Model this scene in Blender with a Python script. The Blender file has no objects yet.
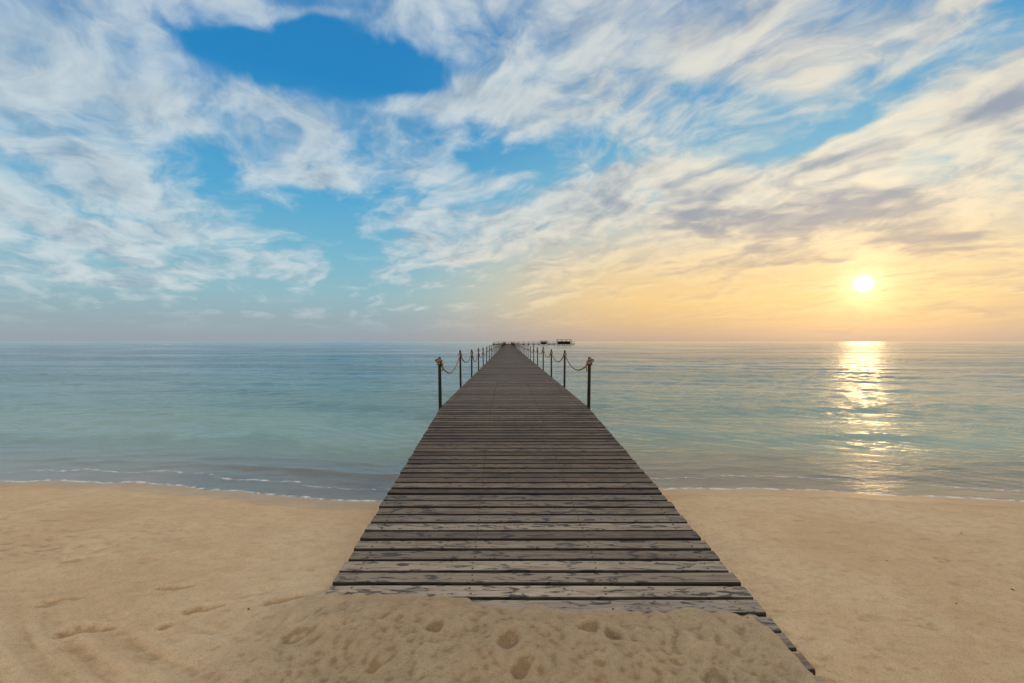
import bpy, math, random
import numpy as np
from mathutils import Vector
random.seed(4); rng=np.random.default_rng(4)
sc=bpy.context.scene
def lin(r,g,b):
    f=lambda c:(c/255/12.92) if c/255<=0.04045 else ((c/255+0.055)/1.055)**2.4
    return (f(r),f(g),f(b),1.0)
# ---------------------------------------------------------------- helpers
class NT:
    def __init__(s,tree):
        s.t=tree; s.n=tree.nodes; s.l=tree.links
    def node(s,typ,**kw):
        n=s.n.new(typ)
        for k,v in kw.items(): setattr(n,k,v)
        return n
    def put(s,sock,v):
        if isinstance(v,bpy.types.NodeSocket): s.l.new(v,sock)
        elif v is not None: sock.default_value=v
    def math(s,op,a,b=None,c=None,clamp=False):
        n=s.node('ShaderNodeMath',operation=op); n.use_clamp=clamp
        for i,v in enumerate((a,b,c)):
            if v is not None: s.put(n.inputs[i],v)
        return n.outputs[0]
    def vmath(s,op,a,b=None,out=0):
        n=s.node('ShaderNodeVectorMath',operation=op)
        s.put(n.inputs[0],a)
        if b is not None: s.put(n.inputs[1],b)
        return n.outputs[out]
    def comb(s,x,y,z):
        n=s.node('ShaderNodeCombineXYZ')
        for i,v in enumerate((x,y,z)): s.put(n.inputs[i],v)
        return n.outputs[0]
    def sep(s,v):
        n=s.node('ShaderNodeSeparateXYZ'); s.put(n.inputs[0],v); return n.outputs
    def noise(s,vec,scale,detail=4,rough=0.5,dist=0.0,col=False):
        n=s.node('ShaderNodeTexNoise'); s.put(n.inputs['Vector'],vec)
        n.inputs['Scale'].default_value=scale; n.inputs['Detail'].default_value=detail
        n.inputs['Roughness'].default_value=rough; n.inputs['Distortion'].default_value=dist
        return n.outputs[1] if col else n.outputs[0]
    def sstep(s,v,a,b,o0=0.0,o1=1.0):
        n=s.node('ShaderNodeMapRange',interpolation_type='SMOOTHSTEP')
        for i,x in enumerate((v,a,b,o0,o1)): s.put(n.inputs[i],x)
        return n.outputs[0]
    def mix(s,f,a,b,mode='MIX'):
        n=s.node('ShaderNodeMix',data_type='RGBA',blend_type=mode)
        s.put(n.inputs[0],f); s.put(n.inputs[6],a); s.put(n.inputs[7],b)
        return n.outputs[2]
    def ramp(s,f,stops):
        n=s.node('ShaderNodeValToRGB'); s.put(n.inputs[0],f)
        e=n.color_ramp.elements
        while len(e)<len(stops): e.new(0.5)
        for i,(p,c) in enumerate(stops): e[i].position=p; e[i].color=c
        return n.outputs[0]
    def mapping(s,v,loc=(0,0,0),rot=(0,0,0),scale=(1,1,1),typ='POINT'):
        n=s.node('ShaderNodeMapping',vector_type=typ); s.put(n.inputs[0],v)
        n.inputs[1].default_value=loc; n.inputs[2].default_value=rot; n.inputs[3].default_value=scale
        return n.outputs[0]
    def attr(s,name,out='Fac'):
        n=s.node('ShaderNodeAttribute'); n.attribute_name=name; return n.outputs[out]
    def bump(s,h,strength,dist,normal=None):
        n=s.node('ShaderNodeBump'); n.inputs['Strength'].default_value=strength
        n.inputs['Distance'].default_value=dist; s.put(n.inputs['Height'],h)
        if normal is not None: s.put(n.inputs['Normal'],normal)
        return n.outputs[0]
def newmat(name):
    m=bpy.data.materials.new(name); m.use_nodes=True
    t=NT(m.node_tree); t.n.clear()
    out=t.node('ShaderNodeOutputMaterial'); return m,t,out
def pbsdf(t,out,col,rough=0.7,normal=None,spec=0.5):
    b=t.node('ShaderNodeBsdfPrincipled'); t.put(b.inputs['Base Color'],col); t.put(b.inputs['Roughness'],rough)
    t.put(b.inputs['Specular IOR Level'],spec)
    if normal is not None: t.put(b.inputs['Normal'],normal)
    t.l.new(b.outputs[0],out.inputs[0]); return b
def smooth(a,b,x):
    t=np.clip((x-a)/(b-a),0,1); return t*t*(3-2*t)
def hash2(ix,iy,seed):
    h=(ix.astype(np.int64)*374761393+iy.astype(np.int64)*668265263+seed*1274126177)&0xFFFFFFFF
    h=((h^(h>>13))*1274126177)&0xFFFFFFFF
    h=(h^(h>>16))&0xFFFFFFFF
    return h/4294967295.0
def vn(x,y,seed=0):
    x0=np.floor(x);y0=np.floor(y);fx=x-x0;fy=y-y0
    fx=fx*fx*(3-2*fx);fy=fy*fy*(3-2*fy)
    a=hash2(x0,y0,seed);b=hash2(x0+1,y0,seed);c=hash2(x0,y0+1,seed);d=hash2(x0+1,y0+1,seed)
    return (a*(1-fx)+b*fx)*(1-fy)+(c*(1-fx)+d*fx)*fy-0.5
def fbm(x,y,o=4,seed=0,g=0.5):
    r=0;a=1.0
    for i in range(o):
        an=0.6*i+0.4; xr=x*math.cos(an)-y*math.sin(an); yr=x*math.sin(an)+y*math.cos(an)
        r=r+a*vn(xr*2.03**i+17.3*i,yr*2.03**i+5.1*i,seed+i); a*=g
    return r
def mkmesh(name,verts,faces,mat=None,smoothf=False,parent=None):
    me=bpy.data.meshes.new(name); me.from_pydata(verts,[],faces); me.update()
    if smoothf: me.polygons.foreach_set('use_smooth',[True]*len(me.polygons))
    ob=bpy.data.objects.new(name,me); sc.collection.objects.link(ob)
    if mat: me.materials.append(mat)
    if parent: ob.parent=parent
    return ob
def empty(name):
    e=bpy.data.objects.new(name,None); sc.collection.objects.link(e); return e
def gridmesh(name,xs,ys,Z,mat,attrs={},X=None,Y=None):
    ny,nx=Z.shape
    if X is None: X,Y=np.meshgrid(xs,ys)
    co=np.stack([X,Y,Z],-1).reshape(-1,3).astype(np.float32)
    me=bpy.data.meshes.new(name)
    me.vertices.add(nx*ny); me.vertices.foreach_set('co',co.ravel())
    i=np.arange(ny-1)[:,None]*nx+np.arange(nx-1)[None,:]
    q=np.stack([i,i+1,i+1+nx,i+nx],-1).reshape(-1,4).astype(np.int32)
    nf=len(q); me.loops.add(nf*4); me.loops.foreach_set('vertex_index',q.ravel())
    me.polygons.add(nf); me.polygons.foreach_set('loop_start',np.arange(nf,dtype=np.int32)*4)
    me.polygons.foreach_set('use_smooth',np.ones(nf,dtype=bool))
    me.update(); me.validate()
    for k,v in attrs.items():
        a=me.attributes.new(k,'FLOAT','POINT'); a.data.foreach_set('value',v.astype(np.float32).ravel())
    me.materials.append(mat)
    ob=bpy.data.objects.new(name,me); sc.collection.objects.link(ob); return ob
# ---------------------------------------------------------------- camera
CZ=1.8; F=484.0
cam=bpy.data.cameras.new('camera'); co=bpy.data.objects.new('camera',cam); sc.collection.objects.link(co)
cam.sensor_width=36; cam.lens=F/1024*36; cam.clip_start=0.05; cam.clip_end=20000
co.location=(0,0,CZ); co.rotation_euler=(math.radians(90),0,0); sc.camera=co
sc.view_settings.view_transform='Standard'; sc.view_settings.look='None'; sc.view_settings.exposure=0
# ---------------------------------------------------------------- sky
SUN_AZ=36.0; SUN_EL=5.5
sd=Vector((math.sin(math.radians(SUN_AZ))*math.cos(math.radians(SUN_EL)),math.cos(math.radians(SUN_AZ))*math.cos(math.radians(SUN_EL)),math.sin(math.radians(SUN_EL))))
w=bpy.data.worlds.new('World'); sc.world=w; w.use_nodes=True
t=NT(w.node_tree); t.n.clear()
wo=t.node('ShaderNodeOutputWorld'); bg=t.node('ShaderNodeBackground'); t.l.new(bg.outputs[0],wo.inputs[0])
tc=t.node('ShaderNodeTexCoord'); D=t.vmath('NORMALIZE',tc.outputs['Generated'])
dx,dy,dz=t.sep(D)
az=t.math('MULTIPLY',t.math('ARCTAN2',dx,dy),57.29578)
el=t.math('MULTIPLY',t.math('ARCSINE',dz),57.29578)
elp=t.math('MAXIMUM',el,0.0)
zz=t.math('ADD',t.math('MAXIMUM',dz,0.0),0.20)
px=t.math('DIVIDE',dx,zz); py=t.math('DIVIDE',dy,zz)
P=t.comb(px,py,0.0)
ca,sa=0.84,0.545
def plane(off=(0,0)):
    Pp=t.vmath('ADD',P,(off[0],off[1],0))
    u=t.vmath('DOT_PRODUCT',Pp,(ca,sa,0),out=1); v=t.vmath('DOT_PRODUCT',Pp,(-sa,ca,0),out=1)
    return u,v
u,v=plane()
warp=t.noise(t.comb(t.math('MULTIPLY',u,1.0),t.math('MULTIPLY',v,0.8),3.1),1.8,4,0.5,col=True)
warp=t.vmath('SUBTRACT',warp,(0.5,0.5,0.5))
def cloudn(u,v,seed,su,sv,scale,detail,rough,wamt=0.55):
    c=t.comb(t.math('MULTIPLY',u,su),t.math('MULTIPLY',v,sv),seed)
    sc_=t.node('ShaderNodeVectorMath',operation='SCALE'); t.put(sc_.inputs[0],warp); sc_.inputs['Scale'].default_value=wamt
    return t.noise(t.vmath('ADD',c,sc_.outputs[0]),scale,detail,rough)
n1=cloudn(u,v,1.7,1.0,0.74,3.6,8,0.56)
u2,v2=plane((sd.x*0.07,sd.y*0.07))
n2=cloudn(u2,v2,1.7,1.0,0.74,3.6,5,0.56)
n3=cloudn(u,v,7.0,1.5,0.6,8.0,6,0.6)
low=cloudn(u,v,4.0,1.0,0.8,1.3,3,0.5)
sw=t.node('ShaderNodeVectorMath',operation='SCALE'); t.put(sw.inputs[0],warp); sw.inputs['Scale'].default_value=12.0
AE=t.vmath('ADD',t.comb(az,el,0.0),sw.outputs[0])
def ae(pxl,pyl):
    X=(pxl-512)/F; Z=(342-pyl)/F
    return math.degrees(math.atan(X)), math.degrees(math.atan(Z/math.sqrt(1+X*X)))
blobs=[
 (335,55,95,32,-4,-0.44),(215,18,50,13,0,-0.12),(300,2,50,7,0,.16),
 (100,120,190,70,-12,0.17),(60,225,170,38,-6,0.19),(255,150,70,26,-25,0.12),
 (325,225,70,26,0,-0.34),(335,182,45,9,4,0.20),(385,230,40,8,0,0.18),(465,257,30,9,0,0.24),
 (430,112,120,22,6,0.22),(640,62,150,28,20,0.14),(900,25,180,32,12,0.14),(540,18,100,22,6,0.14),(760,40,120,30,8,0.12),
 (500,158,80,13,8,-0.26),(685,126,80,19,4,-0.42),(850,106,130,13,22,-0.26),
 (550,210,140,26,4,0.20),(715,215,130,46,6,0.38),(930,160,160,34,20,0.32),(985,90,80,16,25,0.20),
 (910,235,170,26,6,0.32),(860,262,110,7,4,0.24),(880,318,120,9,0,0.3),(990,296,70,22,0,0.30),
 (130,302,330,17,0,-0.37),(520,304,150,16,0,-0.24),(370,274,110,14,0,-0.16)]
acc=0.0
for (bx,by,wx,wy,rot,wt) in blobs:
    a0,e0=ae(bx,by)
    a1,_=ae(bx+wx,by); a2,_=ae(bx-wx,by); _,e1=ae(bx,by-wy); _,e2=ae(bx,by+wy)
    m=t.mapping(AE,(a0,e0,0),(0,0,math.radians(rot)),(abs(a1-a2)/2*1.1,abs(e1-e2)/2*1.1,1),'TEXTURE')
    g=t.math('POWER',0.3679,t.vmath('DOT_PRODUCT',m,m,out=1))
    acc=t.math('MULTIPLY_ADD',g,wt,acc)
over=t.math('MAXIMUM',t.sstep(el,36,55),t.sstep(t.math('ABSOLUTE',az),60,90))  # unseen sky overhead and behind, made cloudier and warmer to warm the sand
acc=t.math('MULTIPLY_ADD',over,0.16,acc)
dens0=t.math('ADD',n1,acc)
dens0=t.math('ADD',dens0,t.math('MULTIPLY',t.math('SUBTRACT',n3,0.5),0.28))
dens=t.sstep(dens0,0.34,0.70)
veil=t.sstep(t.math('MULTIPLY_ADD',t.math('SUBTRACT',low,0.5),0.6,acc),-0.05,0.32,0.0,0.85)
dens=t.math('SUBTRACT',1.0,t.math('MULTIPLY',t.math('SUBTRACT',1.0,dens),t.math('SUBTRACT',1.0,veil)))
hz=t.sstep(el,0.3,6.0)
dens=t.math('MULTIPLY',dens,hz)
thick=t.sstep(dens0,0.54,1.04)
e60=t.math('DIVIDE',elp,60.0,clamp=True)
left=t.ramp(e60,[(0,lin(152,162,170)),(0.035,lin(152,170,178)),(0.09,lin(144,184,194)),(0.16,lin(120,181,204)),(0.27,lin(82,164,207)),(0.45,lin(40,132,192)),(1,lin(40,100,170))])
right=t.ramp(e60,[(0,lin(192,168,150)),(0.03,lin(218,184,142)),(0.075,lin(242,204,142)),(0.13,lin(238,208,158)),(0.19,lin(208,204,186)),(0.28,lin(132,186,208)),(0.40,lin(82,163,206)),(0.55,lin(48,130,190)),(1,lin(40,100,170))])
daz=t.math('ABSOLUTE',t.math('SUBTRACT',az,SUN_AZ-8))
fr=t.sstep(daz,46.0,10.0)
clear=t.mix(fr,left,right)
sky=t.node('ShaderNodeTexSky',sky_type='NISHITA'); sky.sun_disc=False
sky.sun_elevation=math.radians(SUN_EL); sky.sun_rotation=math.radians(SUN_AZ); sky.dust_density=2.0
sks=t.node('ShaderNodeVectorMath',operation='SCALE'); t.put(sks.inputs[0],sky.outputs[0]); sks.inputs['Scale'].default_value=0.003
cosd=t.vmath('DOT_PRODUCT',D,tuple(sd),out=1)
th=t.math('MULTIPLY',t.math('ARCCOSINE',t.math('MINIMUM',cosd,1.0)),57.29578)
warmf=t.sstep(th,52.0,6.0)
lowsun=t.math('MULTIPLY',fr,t.sstep(el,16.0,4.0))
lit=t.mix(warmf,lin(206,217,221),lin(248,233,204))
lit=t.mix(lowsun,lit,lin(246,213,152))
lit=t.mix(over,lit,(1.24,1.12,0.96,1))
shade=t.mix(warmf,lin(140,162,180),lin(154,158,170))
shade=t.mix(lowsun,shade,lin(184,167,148))
shade=t.mix(over,shade,(0.80,0.74,0.68,1))
relief=t.math('MULTIPLY',t.math('SUBTRACT',n1,n2),4.0)
lf0=t.math('ADD',t.math('ADD',0.74,relief),t.math('MULTIPLY',thick,-0.90))
lf0=t.math('ADD',lf0,t.math('MULTIPLY',t.math('SUBTRACT',n3,0.5),0.8))
lf=t.sstep(lf0,-0.35,1.15)
ccol=t.mix(lf,shade,lit)
col=t.mix(t.math('MULTIPLY',dens,0.90),clear,ccol)
veilsun=t.sstep(lf,0.0,1.0,0.6,1.1)
def gl(sig,amp,c,p=2.0):
    g=t.math('POWER',0.3679,t.math('POWER',t.math('DIVIDE',th,sig),p))
    s=t.node('ShaderNodeVectorMath',operation='SCALE'); s.inputs[0].default_value=c[:3]; t.put(s.inputs['Scale'],t.math('MULTIPLY',t.math('MULTIPLY',g,amp),veilsun)); return s.outputs[0]
col=t.vmath('ADD',col,sks.outputs[0])
col=t.vmath('ADD',col,gl(8.0,0.15,(1,.68,.32,1),1.3))
col=t.vmath('ADD',col,gl(1.5,0.8,(1,.78,.42,1),1.4))
disc=t.math('MULTIPLY',t.sstep(th,1.0,0.25),veilsun)
ds=t.node('ShaderNodeVectorMath',operation='SCALE'); ds.inputs[0].default_value=(1,.9,.65); t.put(ds.inputs['Scale'],t.math('MULTIPLY',disc,2.0))
col=t.vmath('ADD',col,ds.outputs[0])
t.put(bg.inputs[0],col); bg.inputs[1].default_value=1.0
w.cycles.sampling_method='MANUAL'; w.cycles.sample_map_resolution=1024
# the sun is veiled by cloud: a weak, soft lamp
sl=bpy.data.lights.new('sun','SUN'); sl.energy=0.030; sl.angle=math.radians(3); sl.color=(1,.64,.28)
so=bpy.data.objects.new('sun',sl); sc.collection.objects.link(so)
so.rotation_euler=(-sd).to_track_quat('-Z','Y').to_euler()
# ---------------------------------------------------------------- terrain functions
def cx(y):
    return np.where(y<8.23,0.152-0.0206*(y-2.89),0.042-0.008*(y-8.23))
def dzk(y):
    return np.where(y<8.23,0.32+0.0702*(y-2.89),0.695)
SX=[-3000,-40,-20,-6.6,-4.43,-2.44,-1.6,0,1.8,3.9,5.68,12,40,3000]
SY=[9,9,7.5,6.27,6.09,5.58,5.5,5.75,5.93,5.81,5.41,4.6,3.2,3.2]
def shore(x):
    s=0
    for o in (-0.5,-0.25,0,0.25,0.5): s=s+np.interp(x+o,SX,SY)/5
    near=np.exp(-(x/30)**2)
    return s+near*(0.10*vn(x*0.9,x*0+2,11)+0.05*vn(x*2.7,x*0+2,12)*2)
feet=[(-2.28,2.58,1.45,.14,.065,.058),(-1.78,2.82,1.2,.12,.05,.042),(-1.32,2.84,1.2,.11,.055,.050),(-1.87,2.62,.3,.045,.04,.038),(-2.15,3.09,1.3,.13,.05,.026),
 (.40,2.50,.5,.085,.055,.050),(.50,2.44,-.3,.07,.05,.052),(-.39,2.46,.5,.05,.045,.036),(-.01,2.36,.4,.075,.05,.036),(.91,2.17,.5,.08,.05,.048),(-1.08,2.45,.8,.10,.05,.034),
 (-3.1,3.5,.9,.14,.06,.018),(.05,2.2,.9,.07,.045,.028),(-.6,2.25,.7,.09,.05,.024),(-2.7,2.9,1.1,.12,.05,.020),(3.2,3.6,1.1,.12,.06,.010),(2.3,2.7,.4,.10,.05,.012)]
def sandz(X,Y):
    ys=shore(X); tt=ys-Y
    amp=0.385+0.065*smooth(1.3,-1.3,X)
    land=amp*(1-np.exp(-0.3*np.maximum(tt,0)))+0.02*np.maximum(-Y,0)**0.9*(Y<0)
    sea=np.maximum(0.085*np.minimum(tt,0),-3.0)
    z=np.where(tt>0,land,sea)
    near=np.exp(-(X/25)**2-(Y/30)**2)
    dry=smooth(0.0,1.5,tt)
    scuff=smooth(0.0,0.5,fbm(X*0.5,Y*0.7,2,35)+0.18)*smooth(5.0,3.0,Y)*smooth(4.5,-0.6,X)
    z=z+near*dry*(0.030*fbm(X*0.8,Y*1.1,3,21)+(0.014+0.026*scuff)*fbm(X*3.2,Y*4.5,4,31,.60))
    rr=np.sqrt((X+0.2)**2+(Y-5.4)**2)
    rl=fbm(rr*11,np.arctan2(X+0.2,5.4-Y)*2.2,3,37)
    z=z+0.030*rl*smooth(-0.4,-1.3,X)*smooth(3.2,2.3,Y)*near
    c=cx(Y); dk=dzk(Y)
    lx=X-c
    edge=2.87-0.085*lx+0.10*vn(X*2.2,Y*0+1,41)+0.07*vn(X*7,Y*3,42)+0.05*vn(X*19,Y*9,43)
    f=smooth(edge+0.03,edge-0.45,Y)
    mound=dk+0.008-0.026+0.075*f+f*(0.055*fbm(X*1.8,Y*1.8,3,51,.45)+0.022*fbm(X*8,Y*6,3,55,.6)+0.012*fbm(X*26,Y*26,2,58,.6))
    latr=smooth(1.26,1.16,lx+0.05*vn(Y*5,Y*0,61)); latl=smooth(-2.0,-1.0,lx)
    lat=latr*latl
    blend=smooth(edge+0.03,edge-0.12,Y)
    z2=z*(1-lat*blend)+mound*(lat*blend)
    inside=(np.abs(lx)<1.27)
    cap=dk-0.07
    z2=np.where(inside&(Y>=edge+0.03)&(Y<8.2),np.minimum(z2,cap),z2)
    z2=np.where((lx>1.16)&(lx<1.30)&(Y<edge+.1),np.minimum(z2,dk-0.012+0.03*vn(Y*9,Y*0,71)),z2)
    pile=lat*blend
    bank=np.exp(-((lx+1.42)/0.22)**2)*smooth(3.4,2.7,Y)*smooth(1.5,2.3,Y)
    z2=np.where(lx<-1.25,np.maximum(z2,(dk-0.02)*bank+z2*(1-bank)),z2)
    zf=z2
    for (fx,fy,an,L,W,dp) in feet:
        u_=(X-fx)*math.sin(an)+(Y-fy)*math.cos(an); v_=(X-fx)*math.cos(an)-(Y-fy)*math.sin(an)
        Wv=W*(1-0.28*np.clip(u_/L,-1,1)); r=np.sqrt((u_/L)**2+(v_/Wv)**2)+0.45*fbm(X*15,Y*15,3,81)
        heel=0.70+0.30*np.clip(-u_/L,-1,1)
        zf=zf-dp*heel*smooth(1.15,0.5,r)+dp*0.13*np.exp(-((r-1.35)/0.30)**2)*(0.5+fbm(X*9,Y*9,2,84))
    zf=np.where(inside&(Y<edge-0.15)&(lx<1.1),np.maximum(zf,np.minimum(z2,dk+0.008)),zf)
    return zf,tt,pile
def geo(a,b,ratio):
    n=int(math.log(b/a)/math.log(1+ratio)); return list(np.geomspace(a,b,n+1))
xp=list(np.arange(0,2.6,0.011)); xp=xp+geo(2.6,9,0.006)[1:]+geo(9,3000,0.07)[1:]
xs=np.array(sorted([-a for a in xp[1:]]+xp))
ysl=[-a for a in geo(1,1500,0.25)][::-1]+list(np.linspace(-0.9,1.7,30))+geo(1.8,8,0.004)+geo(8,3000,0.06)[1:]
ysl=np.array(ysl)
X,Y=np.meshgrid(xs,ysl)
Z,TT,PILE=sandz(X,Y)
def blur(a,n):
    for _ in range(n):
        a=(a+np.roll(a,1,0)+np.roll(a,-1,0))/3; a=(a+np.roll(a,1,1)+np.roll(a,-1,1))/3
    return a
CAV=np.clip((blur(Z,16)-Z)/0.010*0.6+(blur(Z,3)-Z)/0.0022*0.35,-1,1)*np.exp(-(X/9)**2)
# ---------------------------------------------------------------- sand material
msand,t,out=newmat('beach_sand')
tc=t.node('ShaderNodeTexCoord'); O=tc.outputs['Object']
a=t.noise(O,0.9,5,0.6); b=t.noise(O,9,6,0.65); g=t.noise(O,170,3,0.7); g2=t.noise(O,420,2,0.8); sp=t.noise(O,60,4,0.8)
c0=t.mix(t.sstep(a,0.35,0.65),(0.80,0.56,0.32,1),(0.90,0.67,0.41,1))
c0=t.mix(t.math('MULTIPLY',t.sstep(b,0.4,0.7),0.5),c0,(0.68,0.46,0.25,1))
pile=t.attr('pile')
c0=t.mix(t.math('MULTIPLY',pile,t.sstep(b,0.3,0.6,0.10,0.45)),c0,(0.66,0.50,0.33,1))
c0=t.mix(t.sstep(g,0.53,0.68,0.0,0.65),c0,(0.34,0.22,0.13,1))
c0=t.mix(t.sstep(sp,0.56,0.68,0.0,0.6),c0,(0.42,0.29,0.17,1))
c0=t.mix(t.sstep(g2,0.58,0.70,0.0,0.7),c0,(0.98,0.90,0.73,1))
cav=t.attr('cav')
c0=t.mix(t.sstep(cav,0.0,0.9,0,0.55),c0,t.mix(1.0,c0,(0.58,0.50,0.43,1),'MULTIPLY'))  # shade of dents and footprints painted into the sand colour
c0=t.mix(t.sstep(cav,0.0,-0.9,0,0.2),c0,(0.94,0.78,0.54,1))  # raised rims lightened in colour to bring out the relief
wet=t.attr('wet')
wn=t.sstep(t.math('ADD',wet,t.math('MULTIPLY',t.math('SUBTRACT',t.noise(O,1.6,4,0.55),0.5),0.5)),0.35,0.80)
c1=t.mix(wn,c0,t.mix(1.0,c0,(0.58,0.54,0.50,1),'MULTIPLY'))
rough=t.sstep(wn,0,1,0.9,0.35)
h=t.math('ADD',t.math('MULTIPLY',g,0.6),t.math('MULTIPLY',b,3.0))
h=t.math('ADD',h,t.math('MULTIPLY',sp,1.4))
h=t.math('MULTIPLY',h,t.sstep(wn,0,1,1.0,0.2))
hp=t.math('MULTIPLY',t.noise(O,34,5,0.75),t.math('MULTIPLY',pile,4.5))
nb=t.bump(t.math('ADD',h,hp),1.0,0.016)
pbsdf(t,out,c1,rough,nb,0.2)
wetv=smooth(0.9,0.0,TT)
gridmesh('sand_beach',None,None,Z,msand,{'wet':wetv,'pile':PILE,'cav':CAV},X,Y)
# ---------------------------------------------------------------- water
us=np.concatenate([-np.array(geo(1.4,14,0.12))[::-1],np.linspace(-1.4,1.4,760)[1:-1],np.array(geo(1.4,14,0.12))])
yw=np.array(geo(2.9,9,0.0035)+geo(9,60,0.006)[1:]+geo(60,9000,0.03)[1:])
U,YW=np.meshgrid(us,yw); XW=U*(YW+2.0)
zs,tw,_=sandz(XW,YW)
off=-tw
wz=np.zeros_like(XW)
def swell(lam,amp,ang,seed,sharp=1.0):
    ca_,sa_=math.cos(ang),math.sin(ang)
    ph=(XW*sa_+off*ca_)/lam*2*math.pi+6.0*fbm(XW/lam*0.22,YW/lam*0.3,2,seed)
    s=np.sin(ph); s=((s+1)/2)**sharp*2-1
    env=0.3+1.1*np.clip(fbm(XW/lam*0.16,YW/lam*0.22,2,seed+5)+0.5,0,1)
    return amp*s*env
fade=lambda lam: smooth(260*lam/2,60*lam/2,YW)
wz+=swell(1.9,0.017,0.05,101,1.8)*fade(1.9)+swell(3.7,0.028,-0.12,111,1.7)*fade(3.7)+swell(0.9,0.0085,0.25,121,1.4)*fade(.9)+swell(0.55,0.0060,-0.3,131,1.3)*fade(.55)+swell(0.33,0.0028,0.5,141,1.2)*fade(.33)
wz*=smooth(0.0,1.8,off)
for (o0,x0,x1,am,ww) in ((0.95,-5.0,-1.2,0.026,0.11),(1.6,-3.6,-1.0,0.030,0.14),(0.8,2.0,5.2,0.016,0.11)):
    oo=off-o0-0.30*fbm(XW*0.7,YW*0,2,151); wz+=am*np.exp(-(oo/ww)**2)*smooth(x0-1,x0+.6,XW)*smooth(x1+1,x1-.6,XW)*(0.6+fbm(XW*1.5,YW*0,2,155))
wz+=0.004
mw,t,out=newmat('sea_water')
tc=t.node('ShaderNodeTexCoord'); O=tc.outputs['Object']
dep=t.attr('offs')
big=t.noise(t.mapping(O,scale=(0.05,0.14,1)),1.0,5,0.6)
bodyc=t.ramp(t.math('DIVIDE',dep,60.0,clamp=True),[(0,(0.48,0.47,0.33,1)),(0.04,(0.25,0.36,0.27,1)),(0.13,(0.115,0.235,0.205,1)),(0.5,(0.045,0.135,0.16,1)),(1,(0.020,0.09,0.135,1))])
bodyc=t.mix(t.sstep(big,0.42,0.60,0,0.7),bodyc,t.mix(1.0,bodyc,(0.50,0.62,0.70,1),'MULTIPLY'))
w1=t.noise(t.mapping(O,scale=(0.9,2.4,1)),1.6,5,0.58,0.3)
w2=t.noise(t.mapping(O,rot=(0,0,0.3),scale=(2.2,6.0,1)),3.0,4,0.6,0.2)
w3=t.noise(t.mapping(O,rot=(0,0,-0.1),scale=(0.22,0.8,1)),1.0,3,0.5,0.3)
calm=t.sstep(t.noise(t.mapping(O,scale=(0.03,0.11,1)),1.0,3,0.5),0.38,0.62,0.6,1.5)
hh=t.math('ADD',t.math('MULTIPLY',w1,0.105),t.math('ADD',t.math('MULTIPLY',w2,0.030),t.math('MULTIPLY',w3,0.17)))
cd=t.math('MULTIPLY',t.sstep(dep,0.0,3.0,0.15,1.0),calm)
hh=t.math('MULTIPLY',hh,cd)
nb=t.bump(hh,1.0,1.0); nb2=t.bump(hh,1.0,0.6)
fres=t.node('ShaderNodeFresnel'); fres.inputs[0].default_value=1.60; t.put(fres.inputs['Normal'],nb2)
gls=t.node('ShaderNodeBsdfGlossy'); t.put(gls.inputs['Roughness'],0.11); t.put(gls.inputs['Normal'],nb); gls.inputs[0].default_value=(1,1,1,1)
dif=t.node('ShaderNodeBsdfDiffuse'); t.put(dif.inputs[0],bodyc)
tr=t.node('ShaderNodeBsdfTransparent'); tr.inputs[0].default_value=(0.86,0.93,0.92,1)
mt=t.node('ShaderNodeMixShader'); t.put(mt.inputs[0],t.sstep(dep,0.0,4.0,0.06,1.0)); t.l.new(tr.outputs[0],mt.inputs[1]); t.l.new(dif.outputs[0],mt.inputs[2])
mg=t.node('ShaderNodeMixShader'); t.put(mg.inputs[0],fres.outputs[0]); t.l.new(mt.outputs[0],mg.inputs[1]); t.l.new(gls.outputs[0],mg.inputs[2])
fn=t.noise(t.mapping(O,scale=(1,1.6,1)),9,5,0.7,0.6)
fl=t.noise(t.mapping(O,scale=(0.5,0.5,1)),1.5,2,0.5)
edge=t.sstep(dep,0.10,0.0,0,0.9)
edge2=t.math('MULTIPLY',t.sstep(t.math('ABSOLUTE',t.math('SUBTRACT',dep,t.math('MULTIPLY_ADD',fl,0.9,0.02))),0.10,0.0),0.80)
fm=t.math('MAXIMUM',edge,edge2)
foam=t.sstep(t.math('ADD',fn,t.math('MULTIPLY',fm,0.40)),0.75,0.94)
rf=t.sstep(t.math('ABSOLUTE',t.math('SUBTRACT',dep,t.math('MULTIPLY_ADD',t.noise(t.mapping(O,scale=(0.01,0,0)),1,3,0.5),200.0,190.0))),22,0)
rn=t.noise(t.mapping(O,scale=(0.05,0.1,1)),1.0,4,0.6)
foam=t.math('MAXIMUM',foam,t.sstep(t.math('MULTIPLY',rf,rn),0.42,0.55,0.0,0.7))
fd=t.node('ShaderNodeBsdfDiffuse'); fd.inputs[0].default_value=(0.78,0.77,0.73,1)
mf=t.node('ShaderNodeMixShader'); t.put(mf.inputs[0],t.math('MULTIPLY',foam,0.66)); t.l.new(mg.outputs[0],mf.inputs[1]); t.l.new(fd.outputs[0],mf.inputs[2])
t.l.new(mf.outputs[0],out.inputs[0])
gridmesh('sea_water',None,None,wz,mw,{'offs':off},XW,YW)
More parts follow.
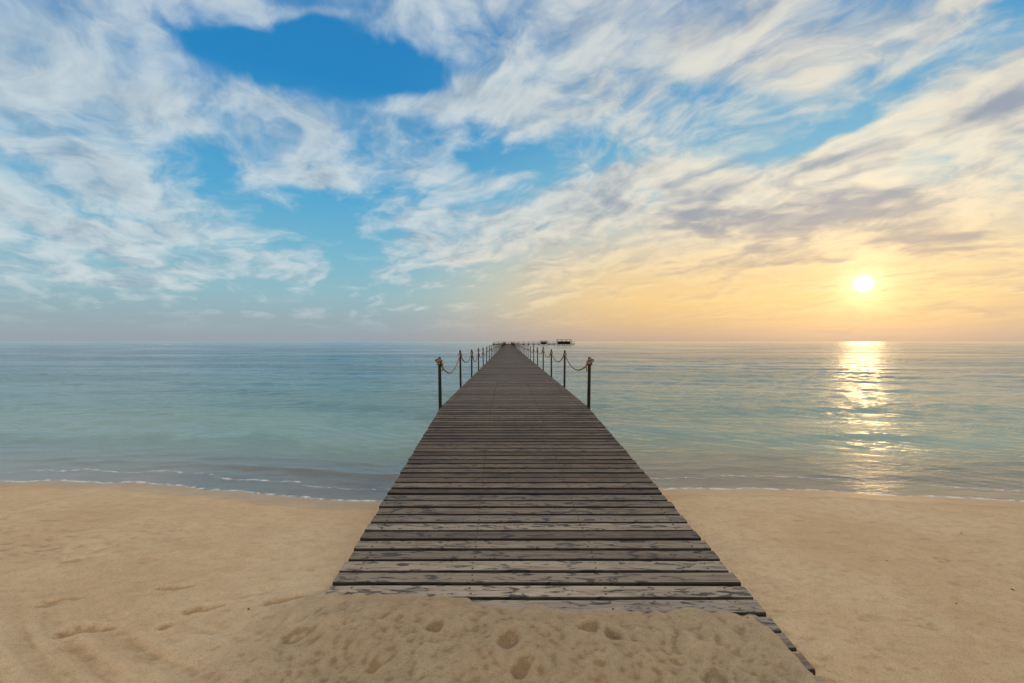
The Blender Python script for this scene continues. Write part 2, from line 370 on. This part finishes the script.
# ---------------------------------------------------------------- wood material
def woodmat(name,dark=1.0,along='x'):
    m,t,out=newmat(name)
    tc=t.node('ShaderNodeTexCoord'); O=tc.outputs['Object']
    r=t.attr('rnd')
    ox=t.vmath('ADD',O,t.comb(t.math('MULTIPLY',r,37.0),0.0,t.math('MULTIPLY',r,11.0)))
    sc1=(1.2,22,22) if along=='x' else (22,22,1.5)
    sc2=(2.6,10,10) if along=='x' else (14,14,3)
    gr=t.noise(t.mapping(ox,scale=sc1),2.2,6,0.65,0.4)
    st=t.noise(t.mapping(ox,scale=sc2),1.8,5,0.68,1.4)
    fine=t.noise(t.mapping(ox,scale=(4,90,90) if along=='x' else (90,90,4)),2,3,0.6)
    base=t.ramp(r,[(0,(0.16,0.125,0.095,1)),(0.35,(0.30,0.245,0.185,1)),(0.7,(0.42,0.35,0.27,1)),(1,(0.25,0.215,0.175,1))])
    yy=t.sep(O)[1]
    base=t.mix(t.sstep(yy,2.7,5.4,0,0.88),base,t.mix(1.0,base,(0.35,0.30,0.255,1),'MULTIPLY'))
    # foot traffic wears a paler lane along the middle, dry sand collects in places
    wear=t.noise(t.mapping(O,scale=(0.8,0.5,1)),2.0,4,0.6)
    base=t.mix(t.sstep(wear,0.40,0.65,0,0.45),base,t.mix(1.0,base,(0.62,0.62,0.64,1),'MULTIPLY'))
    c=t.mix(t.sstep(gr,0.42,0.68,0,0.6),base,t.mix(1.0,base,(0.32,0.30,0.30,1),'MULTIPLY'))
    c=t.mix(t.sstep(fine,0.5,0.7,0,0.35),c,t.mix(1.0,base,(1.5,1.5,1.5,1),'MULTIPLY'))
    c=t.mix(t.sstep(st,0.52,0.60,0,0.88),c,(0.034,0.034,0.040,1))
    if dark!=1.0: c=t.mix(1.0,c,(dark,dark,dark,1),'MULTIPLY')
    h=t.math('ADD',t.math('MULTIPLY',gr,-1.0),t.math('MULTIPLY',fine,0.5))
    pbsdf(t,out,c,t.sstep(gr,0.3,0.7,0.6,0.85),t.bump(h,0.6,0.004),0.25)
    return m
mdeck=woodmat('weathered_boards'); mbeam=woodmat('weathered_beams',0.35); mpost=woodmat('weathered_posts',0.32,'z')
medge=woodmat('shaded_board_edges',0.14)  # board sides coloured dark, painting the shade inside the gaps
mrope,t,out=newmat('hemp_rope')
tc=t.node('ShaderNodeTexCoord'); n=t.noise(tc.outputs['Object'],60,3,0.6)
wv=t.node('ShaderNodeTexWave'); wv.bands_direction='DIAGONAL'; wv.inputs['Scale'].default_value=28; t.put(wv.inputs['Vector'],tc.outputs['Object'])
pbsdf(t,out,t.mix(n,(0.16,0.11,0.07,1),(0.36,0.27,0.18,1)),0.9,t.bump(wv.outputs[0],0.6,0.006),0.2)
mscrew,t,out=newmat('rusty_screw'); n=t.noise(t.node('ShaderNodeTexCoord').outputs['Object'],80,2,0.5)
pbsdf(t,out,t.mix(n,(0.05,0.025,0.015,1),(0.12,0.06,0.03,1)),0.6)
# ---------------------------------------------------------------- pier
pier=empty('wooden_pier')
V=[];Fc=[];R=[];MI=[]
def board(c,half,tang,wid,th,zoff,skew,tilt,r,bev=0.005):
    prof=[(-wid/2,-th),(-wid/2,-bev),(-wid/2+bev,0),(wid/2-bev,0),(wid/2,-bev),(wid/2,-th)]
    n=9 if c[1]<9 else 3; b0=len(V); a=random.uniform(-.003,.003); sweep=random.uniform(-.004,.004)
    for i in range(n):
        s=-1+2*i/(n-1); x=c[0]+half[0 if s<0 else 1]*s
        jit=random.uniform(-.0022,.0022) if n==9 else 0; jit2=random.uniform(-.0022,.0022) if n==9 else 0
        for k_,(py_,pz_) in enumerate(prof):
            yy=c[1]+py_+skew*s+sweep*(1-s*s)+(jit if k_<3 else jit2)
            zz=c[2]+pz_+zoff+a*(s*s)+tang*py_+tilt*py_
            V.append((x,yy,zz)); R.append(r)
    for i in range(n-1):
        for j in range(6):
            p=b0+i*6+j; q=b0+i*6+(j+1)%6
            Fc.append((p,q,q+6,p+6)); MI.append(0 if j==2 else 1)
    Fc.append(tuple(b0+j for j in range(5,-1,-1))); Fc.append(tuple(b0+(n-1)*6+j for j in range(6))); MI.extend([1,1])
y=2.02; k=0; screws=[]
pitch=0.142
END=246.0
while y<END:
    near=y<30
    gap=0.025 if y<8.2 else 0.009
    if near: gap+=random.uniform(-.004,.007)
    if 4.32<y<4.46: gap+=0.03
    wid=pitch-gap
    c=(float(cx(np.array(y))),y,float(dzk(np.array(y))))
    e=0.007 if y<8.2 else .005
    hl=1.245+random.uniform(-e,e); hr=1.245+random.uniform(-e,e)
    r=random.random()
    board(c,(hl,hr),0.0702 if y<8.23 else 0,wid,0.038,random.uniform(-.0012,.0012) if y<8.2 else random.uniform(-.0010,.0010),random.uniform(-.005,.005) if near else 0,random.uniform(-.018,.018) if y<8.2 else 0,r)
    if y<14:
        for jx in (-1.12,-0.4,0.4,1.12):
            for oy in (-.03,.03): screws.append((c[0]+jx+random.uniform(-.008,.008),y+oy+random.uniform(-.005,.005),c[2]+0.0025+(0.0702*oy if y<8.23 else 0)))
    y+=pitch; k+=1
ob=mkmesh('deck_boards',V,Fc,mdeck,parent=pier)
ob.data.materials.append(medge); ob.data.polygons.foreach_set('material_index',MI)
at=ob.data.attributes.new('rnd','FLOAT','POINT'); at.data.foreach_set('value',R)
SV=[];SF=[]
for (x,yy,z) in screws:
    b0=len(SV)
    for j in range(6): SV.append((x+.007*math.cos(j*1.047),yy+.007*math.sin(j*1.047),z-0.006))
    for j in range(6): SV.append((x+.006*math.cos(j*1.047),yy+.006*math.sin(j*1.047),z+0.001))
    SF.append(tuple(b0+6+j for j in range(6)))
    for j in range(6): SF.append((b0+j,b0+(j+1)%6,b0+6+(j+1)%6,b0+6+j))
mkmesh('screws',SV,SF,mscrew,parent=pier)
def boxpts(V,Fc,p0,p1,w_,h_):
    b0=len(V); d=(Vector(p1)-Vector(p0)).normalized(); sx=d.cross(Vector((0,0,1))).normalized()*w_/2
    for p in (p0,p1):
        p=Vector(p)
        V+= [tuple(p-sx),tuple(p+sx),tuple(p+sx-Vector((0,0,h_))),tuple(p-sx-Vector((0,0,h_)))]
    Fc+=[(b0,b0+1,b0+2,b0+3),(b0+7,b0+6,b0+5,b0+4),(b0,b0+4,b0+5,b0+1),(b0+1,b0+5,b0+6,b0+2),(b0+2,b0+6,b0+7,b0+3),(b0+3,b0+7,b0+4,b0)]
BV=[];BF=[]
for jx in (-1.12,-0.4,0.4,1.12):
    f=lambda yy:(float(cx(np.array(yy)))+jx,yy,float(dzk(np.array(yy)))-0.043)
    boxpts(BV,BF,f(2.1),f(8.2),0.07,0.13)
    g0=8.235
    while g0<END: boxpts(BV,BF,f(g0),f(min(g0+12,END)),0.07,0.13); g0+=12.004
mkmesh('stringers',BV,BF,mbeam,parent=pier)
def tube(V,Fc,pts,r,n=8,cap=True):
    b0=len(V); pts=[Vector(p) for p in pts]
    for i,p in enumerate(pts):
        d=(pts[min(i+1,len(pts)-1)]-pts[max(i-1,0)]).normalized()
        a=Vector((1,0,0)) if abs(d.x)<0.8 else Vector((0,1,0))
        s=d.cross(a).normalized(); q=d.cross(s)
        rr=r[i] if isinstance(r,(list,tuple)) else r
        for j in range(n):
            an=2*math.pi*j/n; V.append(tuple(p+s*rr*math.cos(an)+q*rr*math.sin(an)))
    for i in range(len(pts)-1):
        for j in range(n):
            a=b0+i*n+j; b=b0+i*n+(j+1)%n; Fc.append((a,b,b+n,a+n))
    if cap:
        Fc.append(tuple(b0+j for j in range(n-1,-1,-1))); e0=b0+(len(pts)-1)*n; Fc.append(tuple(e0+j for j in range(n)))
PV=[];PF=[];CV=[];CF=[]
yy=5.9
while yy<END:
    c=float(cx(np.array(yy))); z=float(dzk(np.array(yy)))
    for s in (-1,1):
        tube(PV,PF,[(c+s*0.95,yy+0.12,-2.5),(c+s*0.95,yy+0.12,z-0.20)],0.085,8)
    boxpts(CV,CF,(c-1.2,yy+.12,z-0.178),(c+1.2,yy+.12,z-0.178),0.12,0.14)
    yy+=3.55 if yy>8 else 2.33
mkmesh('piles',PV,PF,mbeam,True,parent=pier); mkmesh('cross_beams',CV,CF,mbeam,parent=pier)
# ---------------------------------------------------------------- rope railing
rail=empty('rope_railing')
QV=[];QF=[];KV=[];KF=[]
posts=[]
y0=8.23; i=0
while y0+3.55*i<END-2:
    yy=y0+3.55*i; c=float(cx(np.array(yy)))
    for s in (-1,1):
        lean=Vector((random.uniform(-.016,.016),random.uniform(-.014,.014),0))
        H=0.84 if i==0 else 0.88+random.uniform(-.05,.03)
        base=Vector((c+s*1.262,yy,0.695)); top=base+Vector((0,0,H))+lean
        r=0.027 if i==0 else 0.024
        n=10 if i<8 else 6
        tube(QV,QF,[base-Vector((0,0,0.34)),base,base.lerp(top,.5),top-Vector((0,0,.02)),top],[r*1.1,r*1.05,r,r*.95,r*.7],n)
        rz=H-0.09
        att=base+Vector((0,0,rz))+lean*.9
        posts.append((i,s,att,r))
        if i<12:
            big=i==0
            pts=[];turns=3 if big else 2
            for q in range(turns*10+1):
                an=q/10*2*math.pi; pts.append(att+Vector((math.cos(an)*(r+.012),math.sin(an)*(r+.012),-0.04+0.026*q/10)))
            tube(KV,KF,pts,0.014 if big else 0.012,6)
            if big:
                pts=[att+Vector((s*0.02+math.cos(a_)*0.042,-0.04+math.sin(a_*2)*0.015,0.035+math.sin(a_)*0.022)) for a_ in np.linspace(0,6.28,14)]
                tube(KV,KF,pts,0.015,6)
                pts=[att+Vector((-s*0.035,-.03,0.01)),att+Vector((-s*0.06,-.035,-0.03)),att+Vector((-s*0.055,-.03,-0.10)),att+Vector((-s*0.045,-.03,-0.15))]
                tube(KV,KF,pts,[.013,.013,.012,.009],6)
    i+=1
NP=i
for s in (-1,1):
    pp=[p for p in posts if p[1]==s]
    for a_,b_ in zip(pp[:-1],pp[1:]):
        sag=0.30+random.uniform(-.10,.08) if a_[0]<20 else 0.28
        n=14 if a_[0]<15 else 6
        pts=[]
        for q in range(n+1):
            f=q/n; p=a_[2].lerp(b_[2],f); p=p+Vector((0,0,-sag*4*f*(1-f))); pts.append(p)
        tube(KV,KF,pts,0.014,6 if a_[0]<15 else 4)
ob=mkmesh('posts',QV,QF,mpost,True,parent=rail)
mkmesh('ropes',KV,KF,mrope,True,parent=rail)
# ---------------------------------------------------------------- jetty head
jet=empty('jetty_platform')
JV=[];JF=[]
z=0.695; ya=246.1; yb=256
def slab(V,Fc,x0,x1,y0,y1,z0,z1):
    b=len(V); V+=[(x0,y0,z0),(x1,y0,z0),(x1,y1,z0),(x0,y1,z0),(x0,y0,z1),(x1,y0,z1),(x1,y1,z1),(x0,y1,z1)]
    Fc+=[(b,b+3,b+2,b+1),(b+4,b+5,b+6,b+7),(b,b+1,b+5,b+4),(b+1,b+2,b+6,b+5),(b+2,b+3,b+7,b+6),(b+3,b,b+4,b+7)]
slab(JV,JF,-10,32,ya,yb,0.30,0.72)
for xx in np.arange(-9.6,32,2.6):
    for yy in (ya+.4,yb-.4):
        tube(JV,JF,[(xx,yy,-2.5),(xx,yy,0.4)],0.16,6); tube(JV,JF,[(xx,yy,0.7),(xx,yy,1.75)],0.06,5)
for yy in (ya+.4,yb-.4):
    for zz in (1.25,1.7):
        if yy<ya+1: tube(JV,JF,[(1,yy,zz),(31.8,yy,zz)],0.045,4)
        else: tube(JV,JF,[(-9.8,yy,zz),(31.8,yy,zz)],0.045,4)
mkmesh('platform_deck',JV,JF,mbeam,parent=jet)
def shelter(x0,x1,hh):
    e=empty('flat_roofed_shelter'); v=[];f=[]
    for sx in np.linspace(x0,x1,4):
        for sy in (249,253.5): tube(v,f,[(sx,sy,0.715),(sx,sy,0.72+hh)],0.10,5)
    mkmesh('shelter_posts',v,f,mbeam,parent=e); v=[];f=[]
    slab(v,f,x0-.5,x1+.5,248.5,254,0.723+hh,0.90+hh)
    slab(v,f,x0+.2,x1-.2,251.2,251.4,0.725,0.72+hh*0.62)
    mkmesh('shelter_roof_and_counter',v,f,mbeam,parent=e)
shelter(23.5,30.5,1.9); shelter(15,18,1.3)
# ---------------------------------------------------------------- bits on the sand
mdeb,t,out=newmat('dry_seaweed'); pbsdf(t,out,(0.08,0.055,0.03,1),0.8)
DV=[];DF=[]
for (x,y) in [(2.75,3.55),(2.68,2.92),(3.2,3.1),(-1.5,2.75),(3.9,4.2)]:
    zz=float(sandz(np.array([[x]]),np.array([[y]]))[0][0,0])
    an=random.uniform(0,6.28); L=random.uniform(.004,.010)
    pts=[(x+math.cos(an+q*.4)*L*q,y+math.sin(an+q*.4)*L*q,zz+0.001+.002*(q%2)) for q in range(-1,3)]
    tube(DV,DF,pts,[.002,.004,.003,.001],5)
mkmesh('beach_debris',DV,DF,mdeb,True)
